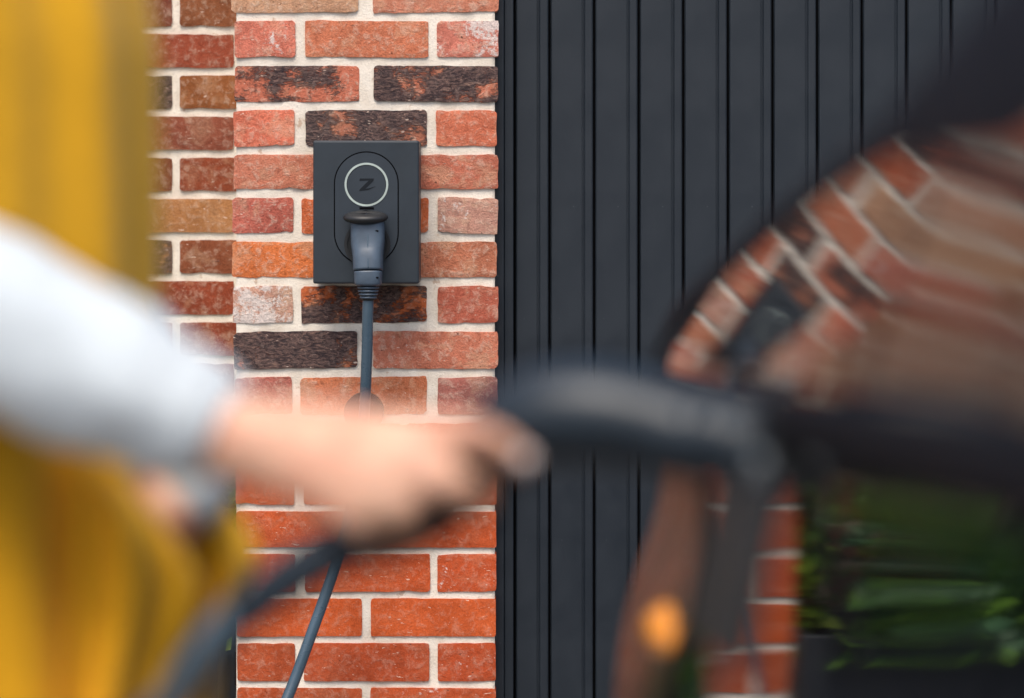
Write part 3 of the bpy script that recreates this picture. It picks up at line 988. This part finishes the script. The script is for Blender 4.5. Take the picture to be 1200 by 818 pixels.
# satin black bumper shell round the rear end, 3 mm proud of the paint
brow = []
for (x_, y_, a_), row in zip(loop, rows):
    if y_ < 1.46:
        continue
    nx_, ny_ = math.cos(R(a_)), -math.sin(R(a_))
    cells = [(p_[0] - nx_ * .003, p_[1] - ny_ * .003, p_[2]) for p_, s_ in zip(row, sg) if -.70 < s_ < -.060]
    inner = [(p_[0] + nx_ * .012, p_[1] + ny_ * .012, p_[2]) for p_, s_ in zip(row, sg) if -.70 < s_ < -.060]
    brow.append([inner[0]] + cells + [inner[-1]])
brow = brow + [[mir(p_) for p_ in r_] for r_ in reversed(brow[:-1])]
grid_obj('rear_bumper', brow, M['bumper'], car)  # shell added to darken the brick mirrored in the rear corner
# belt moulding, standing 4 mm proud
def moulding(flip):
    rws = []
    for d_ in np.arange(-1.2, 2.0, .02):
        x0_ = XP(d_)
        zb = ZB(d_)
        h_ = .0135
        ring = []
        for k_ in range(10):
            an = 2 * math.pi * k_ / 10
            ring.append((x0_ - .001 + .006 * math.cos(an), d_, zb - h_ - .0005 + h_ * math.copysign(abs(math.sin(an)) ** .6, math.sin(an))))
        rws.append(ring if not flip else [mir(p_) for p_ in ring])
    grid_obj('belt_moulding', rws, M['trim'], car, close_v=True, caps=True)
moulding(False); moulding(True)

# charging port in the flank, its flap hanging open below
pd = 1.13
pxw = XP(pd)
pzc = P(870, 516, pd).z
rows = []
for (r_, xo) in ((.031, .004), (.031, -.005), (.029, -.007), (.026, -.007), (.025, .0), (.024, .004)):
    rows.append([(pxw + xo, pd + r_ * math.cos(2 * math.pi * k_ / 40), pzc + r_ * math.sin(2 * math.pi * k_ / 40)) for k_ in range(40)])
grid_obj('charge_port', rows, M['socket'], car, close_v=True, caps=True)
fl_top = P(0, 548, 1.10).z
fl_bot = P(0, 770, 1.10).z
bm = bmesh.new()
box_bm(bm, -.004, .004, -.05, .05, fl_bot - fl_top, 0, .0035, 3)
flap = bm_obj('charge_flap', bm, M['flap'], car)
fl_loc = Vector((pxw - .012, 1.10, fl_top))
flap.matrix_parent_inverse = Matrix.Identity(4)
flap.location = fl_loc - car.location
flap.rotation_euler = (0, R(13), R(9))
hq = P(893, 546, 1.09)
bm = bmesh.new()
box_bm(bm, hq.x - .0045, hq.x + .0045, 1.085, 1.105, hq.z - .013, hq.z + .006, .004, 3)
hinge = bm_obj('flap_hinge', bm, M['hinge'], car)

# amber dome added on the rear bumper to give an orange spot
ac = P(808, 727, 1.60)
rows = []
for i in range(10):
    t = i / 9 * math.pi / 2
    rows.append([(ac.x + .016 - .048 * math.sin(t), 1.56 + .08 * math.cos(t) * math.cos(2 * math.pi * k_ / 28), ac.z + .021 * math.cos(t) ** .7 * math.sin(2 * math.pi * k_ / 28)) for k_ in range(28)])
grid_obj('amber_spot', rows, M['amber'], car, close_v=True, caps=True)
# tail lamps on the rear face
for sx in (0, 1):
    bm = bmesh.new()
    box_bm(bm, .26, .62, 2.105, 2.165, .82, .94, .015, 3)
    if sx:
        for v in bm.verts: v.co.x = 2 * CXC - v.co.x
    bm_obj('tail_lamp', bm, M['redlens'], car, smooth=True)
# wheels
for wy in (1.28, -1.85):
    for sx in (0, 1):
        xw = XP(wy) + .005
        rows = []
        for (r_, xo) in ((.20, .0), (.215, -.012), (.29, -.016), (.318, -.004), (.325, .03), (.325, .17), (.31, .2), (.2, .2)):
            ring = [(xw + xo, wy + r_ * math.cos(2 * math.pi * k_ / 40), .325 + r_ * math.sin(2 * math.pi * k_ / 40)) for k_ in range(40)]
            rows.append(ring if not sx else [mir(p_) for p_ in ring])
        wh = grid_obj('wheel', rows, M['tyre'], car, close_v=True, caps=True)
        bm = bmesh.new()
        for k_ in range(5):
            an = 2 * math.pi * k_ / 5
            bm2 = box_bm(bmesh.new(), xw - .012, xw + .01, -.02, .02, .0, .2, .004)
            for v in bm2.verts:
                v.co = Vector((v.co.x, wy + v.co.y * math.cos(an) - v.co.z * math.sin(an), .325 + v.co.y * math.sin(an) + v.co.z * math.cos(an)))
                if sx: v.co.x = 2 * CXC - v.co.x
            tmp = bpy.data.meshes.new('tmp'); bm2.to_mesh(tmp); bm2.free(); bm.from_mesh(tmp); bpy.data.meshes.remove(tmp)
        rim = bm_obj('rim', bm, M['alloy'], wh)

# ------------------------------------------------------------------ person
per = empty('person', (-.36, 1.42, 0), 'person in a mustard knit and white sleeves, hand on the charging plug', 'person')

def capsule(bm, a, b, ra, rb, seg=14):
    a, b = Vector(a), Vector(b)
    t = (b - a)
    L_ = t.length
    t = t.normalized() if L_ > 1e-6 else Vector((0, 0, 1))
    u = t.orthogonal().normalized(); v = t.cross(u)
    rings = []
    for i in range(5):
        an = -math.pi / 2 + (math.pi / 2) * i / 4
        rings.append((a + t * ra * math.sin(an), max(ra * math.cos(an), 1e-4)))
    for i in range(5):
        an = (math.pi / 2) * i / 4
        rings.append((b + t * rb * math.sin(an), max(rb * math.cos(an), 1e-4)))
    vr = [[bm.verts.new(c_ + (u * math.cos(2 * math.pi * k_ / seg) + v * math.sin(2 * math.pi * k_ / seg)) * r_) for k_ in range(seg)] for c_, r_ in rings]
    for i in range(len(vr) - 1):
        for k_ in range(seg):
            bm.faces.new((vr[i][k_], vr[i][(k_ + 1) % seg], vr[i + 1][(k_ + 1) % seg], vr[i + 1][k_]))
    bm.faces.new(list(reversed(vr[0]))); bm.faces.new(vr[-1])

def chain(bm, pts):
    for i in range(len(pts) - 1):
        capsule(bm, pts[i][:3], pts[i + 1][:3], pts[i][3], pts[i + 1][3])

def voxel(bm, name, size, mat, parent, smooth_it=6):
    bmesh.ops.recalc_face_normals(bm, faces=bm.faces)
    me = bpy.data.meshes.new('tmp'); bm.to_mesh(me); bm.free()
    o = bpy.data.objects.new('tmp', me); COL.objects.link(o)
    md = o.modifiers.new('r', 'REMESH'); md.mode = 'VOXEL'; md.voxel_size = size; md.use_smooth_shade = True
    ms = o.modifiers.new('s', 'SMOOTH'); ms.iterations = smooth_it; ms.factor = .5
    dg = bpy.context.evaluated_depsgraph_get()
    res = bpy.data.meshes.new_from_object(o.evaluated_get(dg))
    res.name = name
    bpy.data.objects.remove(o); bpy.data.meshes.remove(me)
    res.materials.clear()
    return link(name, res, mat, parent, True)

BX, BY = -.36, 1.42
bm = bmesh.new()
# legs, hips, torso, neck
for sy in (-1, 1):
    chain(bm, [(BX, BY + sy * .09, .88, .085), (BX + .01, BY + sy * .09, .50, .055), (BX - .02, BY + sy * .09, .10, .036), (BX + .0, BY + sy * .09, .055, .035), (BX + .14, BY + sy * .10, .035, .026)])
    capsule(bm, (BX, BY + sy * .06, .90), (BX - .01, BY + sy * .07, 1.28), .095, .09)
    capsule(bm, (BX - .01, BY + sy * .03, 1.36), (BX - .01, BY + sy * .15, 1.370), .055, .040)
capsule(bm, (BX - .01, BY, 1.38), (BX + .015, BY, 1.50), .052, .050)
# head with nose, ears, chin
capsule(bm, (BX + .02, BY, 1.585), (BX + .01, BY, 1.615), .084, .090)
capsule(bm, (BX + .055, BY, 1.515), (BX + .06, BY, 1.56), .040, .055)
capsule(bm, (BX + .105, BY, 1.600), (BX + .122, BY, 1.572), .010, .012)
capsule(bm, (BX + .098, BY - .014, 1.535), (BX + .098, BY + .014, 1.535), .010, .010)
for sy in (-1, 1):
    capsule(bm, (BX + .012, BY + sy * .088, 1.60), (BX + .016, BY + sy * .086, 1.565), .016, .011)
# right arm (camera side): shoulder, elbow, wrist
sh = Vector((BX - .01, 1.225, 1.365)); el = P(-205, 283, 1.25); wr = P(262, 508, 1.20)
chain(bm, [tuple(sh) + (.038,), tuple(el) + (.031,), tuple(wr) + (.0225,)])
H = lambda x_, y_, d_, r_: tuple(P(x_, y_, d_)) + (r_,)
# palm: wrist to the four knuckles
kn = {'i': (488, 512, 1.158), 'm': (478, 545, 1.148), 'r': (434, 566, 1.150), 'p': (392, 581, 1.160)}
for key, rw, rk in (('i', .0175, .0118), ('m', .0175, .0118), ('r', .017, .0112), ('p', .016, .0105)):
    chain(bm, [H(262, 508, 1.20, .0225), H(330, 520 + {'i': 0, 'm': 8, 'r': 18, 'p': 26}[key], 1.185, rw), H(*kn[key], rk)])
capsule(bm, P(360, 545, 1.185), P(420, 550, 1.175), .019, .017)
# fingers: index lies along the plug, the others close round its grip
chain(bm, [H(*kn['i'], .0102), H(550, 508, 1.146, .0088), H(588, 522, 1.150, .0078), H(612, 541, 1.156, .0068)])
chain(bm, [H(*kn['m'], .0108), H(528, 566, 1.140, .0095), H(556, 580, 1.150, .0085), H(560, 594, 1.168, .0075)])
chain(bm, [H(*kn['r'], .0105), H(470, 593, 1.143, .0092), H(487, 611, 1.160, .0082), H(478, 620, 1.186, .0075)])
chain(bm, [H(*kn['p'], .0098), H(420, 605, 1.148, .0085), H(438, 624, 1.162, .0075), H(434, 632, 1.184, .0068)])
# thumb: leaves the side of the palm and lies on the far side of the grip
chain(bm, [H(335, 505, 1.205, .0165), H(405, 500, 1.222, .0125), H(470, 508, 1.222, .0105), H(520, 522, 1.212, .0090)])
# left arm, hand in the pocket
sh2 = Vector((BX - .05, 1.600, 1.365)); el2 = P(118, 405, 1.60); wr2 = P(216, 572, 1.395)
chain(bm, [tuple(sh2) + (.042,), tuple(el2) + (.031,), tuple(wr2) + (.024,), tuple(P(196, 598, 1.385)) + (.024,), tuple(P(172, 622, 1.40)) + (.022,)])
for k_, (ex, ey) in enumerate(((176, 652), (162, 658), (148, 654), (136, 644))):
    chain(bm, [H(178 - 9 * k_, 622, 1.40 + .006 * k_, .0100), H(ex, ey + 6, 1.40 + .008 * k_, .008)])
chain(bm, [H(200, 600, 1.375, .0115), H(206, 634, 1.375, .0085)])
body = voxel(bm, 'body', .0034, M['skin'], per)

# fingernail on the pointing index finger, eyes
def ellipsoid(name, ctr, rad, mat, parent):
    bm = bmesh.new()
    bmesh.ops.create_uvsphere(bm, u_segments=16, v_segments=10, radius=1)
    for v in bm.verts:
        v.co = Vector(ctr) + Vector((v.co.x * rad[0], v.co.y * rad[1], v.co.z * rad[2]))
    return bm_obj(name, bm, mat, parent, True)
ellipsoid('fingernail', P(611, 537, 1.1500), (.0066, .0030, .0044), M['nail'], per)
for sy in (-1, 1):
    ellipsoid('eye', (BX + .092, BY + sy * .033, 1.602), (.011, .012, .009), M['eye'], per)
bm = bmesh.new()
capsule(bm, (BX - .02, BY, 1.60), (BX - .005, BY, 1.635), .094, .098)
capsule(bm, (BX - .06, BY, 1.60), (BX - .07, BY, 1.44), .075, .06)
for sy in (-1, 1):
    capsule(bm, (BX + .0, BY + sy * .07, 1.62), (BX - .03, BY + sy * .085, 1.45), .035, .03)
voxel(bm, 'hair', .007, M['hair'], per)

def wr_fn(amp, f1, o_):
    return lambda q_, u_, an: amp * (fbm(q_.x * f1 + o_, q_.y * f1, q_.z * f1, 3)) + amp * .8 * math.sin(u_ * 44 + 2.2 * math.sin(an + o_)) * .35
fa_ = lambda u_: tuple(el.lerp(wr, u_))
sl = [(BX - .01, 1.345, 1.375, .040, .040), tuple(sh + Vector((0, .03, .012))) + (.060, .060), tuple(sh + Vector((0, -.004, -.03))) + (.062, .064), tuple(sh.lerp(el, .5)) + (.054, .056), fa_(-.02) + (.052, .055), fa_(.2) + (.047, .048), fa_(.44) + (.044, .0440), fa_(.63) + (.041, .0410), fa_(.80) + (.0375, .0365),
      fa_(.92) + (.033, .0315), fa_(.975) + (.0285, .0272), fa_(1.0) + (.0265, .0252)]
tube_obj('sleeve', sl, M['white_cloth'], per, n=8, seg=36, wrinkle=wr_fn(.0035, 22, 3))
sl2 = [(BX - .04, 1.49, 1.375, .040), tuple(sh2 + Vector((0, -.03, .012))) + (.060,), tuple(sh2 + Vector((0, .004, -.03))) + (.060,), tuple(sh2.lerp(el2, .5)) + (.052,), tuple(el2) + (.050,), tuple(el2.lerp(wr2, .5)) + (.040,), tuple(wr2.lerp(el2, .12)) + (.031,), tuple(wr2) + (.0275,), tuple(wr2.lerp(P(196, 598, 1.385), .4)) + (.026,)]
tube_obj('sleeve', sl2, M['white_cloth'], per, n=8, seg=32, wrinkle=wr_fn(.004, 20, 9))

# mustard garment: rings from the shoulders to the knee, with hanging folds
prof_z = [.50, .62, .74, .84, .90, .96, 1.02, 1.08, 1.16, 1.24, 1.31, 1.36, 1.395, 1.42]
ax_ = [.230, .215, .195, .178, .168, .158, .150, .147, .147, .146, .135, .112, .085, .060]     # half depth, along X
by_ = [.270, .262, .250, .238, .230, .220, .208, .198, .194, .192, .188, .180, .150, .075]     # half width, along Y
rows = []
for z in np.arange(.50, 1.421, .012):
    ra, rb = float(np.interp(z, prof_z, ax_)), float(np.interp(z, prof_z, by_))
    row = []
    for k_ in range(140):
        an = 2 * math.pi * k_ / 140
        amp = .012 + .006 * max(0, min(1, (1.08 - z) / .2))
        ph = .35 * math.sin(z * 5) + .9 * (1.3 - z)
        f_ = amp * (math.sin(9 * an + ph * 2) * .55 + .6 * math.sin(15 * an + 1.3 + ph * 3) * .6 + .7 * fbm(math.cos(an) * 2.2, math.sin(an) * 2.2 + 4, z * 1.2, 3))
        if z > 1.33: f_ *= max(0, (1.42 - z) / .09)
        row.append((BX + (ra + f_) * math.cos(an), BY + (rb + f_) * math.sin(an), z))
    rows.append(row)
grid_obj('dress', rows, M['mustard'], per, close_v=True)
# open front panel of the knit swinging forward over the pocket
def panel(name, edge_a, edge_b, seed_, thick=.006):
    """cloth between two edges (lists of points), with thickness and folds"""
    A = catmull([tuple(p_) for p_ in edge_a], 8); B = catmull([tuple(p_) for p_ in edge_b], 8)
    front, back = [], []
    for i in range(len(A)):
        ra_, rb_ = [], []
        for j in range(25):
            u_ = j / 24
            p_ = Vector(A[i]).lerp(Vector(B[i]), u_)
            bow = .016 * math.sin(math.pi * u_) + .007 * math.sin(u_ * 13 + seed_ + i * .05)
            p_ = p_ + Vector((0, -bow, .003 * math.sin(u_ * 9 + seed_)))
            ra_.append(p_); rb_.append(p_ + Vector((0, thick, 0)))
        front.append(ra_ + list(reversed(rb_)))
    return grid_obj(name, front, M['mustard'], per, close_v=True, caps=True)
panel('front_panel', [P(95, 520, 1.30), P(95, 600, 1.29), P(90, 700, 1.28), P(80, 830, 1.27), P(70, 960, 1.27)], [P(165, 585, 1.33), P(215, 640, 1.32), P(236, 700, 1.32), P(205, 800, 1.31), P(190, 960, 1.30)], 1.0)
panel('front_panel', [P(150, 555, 1.42), P(170, 620, 1.42), P(190, 690, 1.42), P(180, 800, 1.42), P(170, 960, 1.42)], [P(238, 560, 1.44), P(278, 605, 1.44), P(299, 655, 1.43), P(268, 740, 1.42), P(215, 960, 1.41)], 3.4)
bm = bmesh.new()
for sy in (-1, 1):
    chain(bm, [(BX, BY + sy * .09, .80, .100), (BX + .01, BY + sy * .09, .50, .072), (BX - .015, BY + sy * .09, .13, .055)])
voxel(bm, 'trousers', .008, M['denim'], per)
for sy in (-1, 1):
    bm = bmesh.new()
    chain(bm, [(BX - .03, BY + sy * .09, .05, .047), (BX + .06, BY + sy * .095, .042, .040), (BX + .16, BY + sy * .10, .036, .034)])
    voxel(bm, 'shoe', .006, M['shoe'], per)
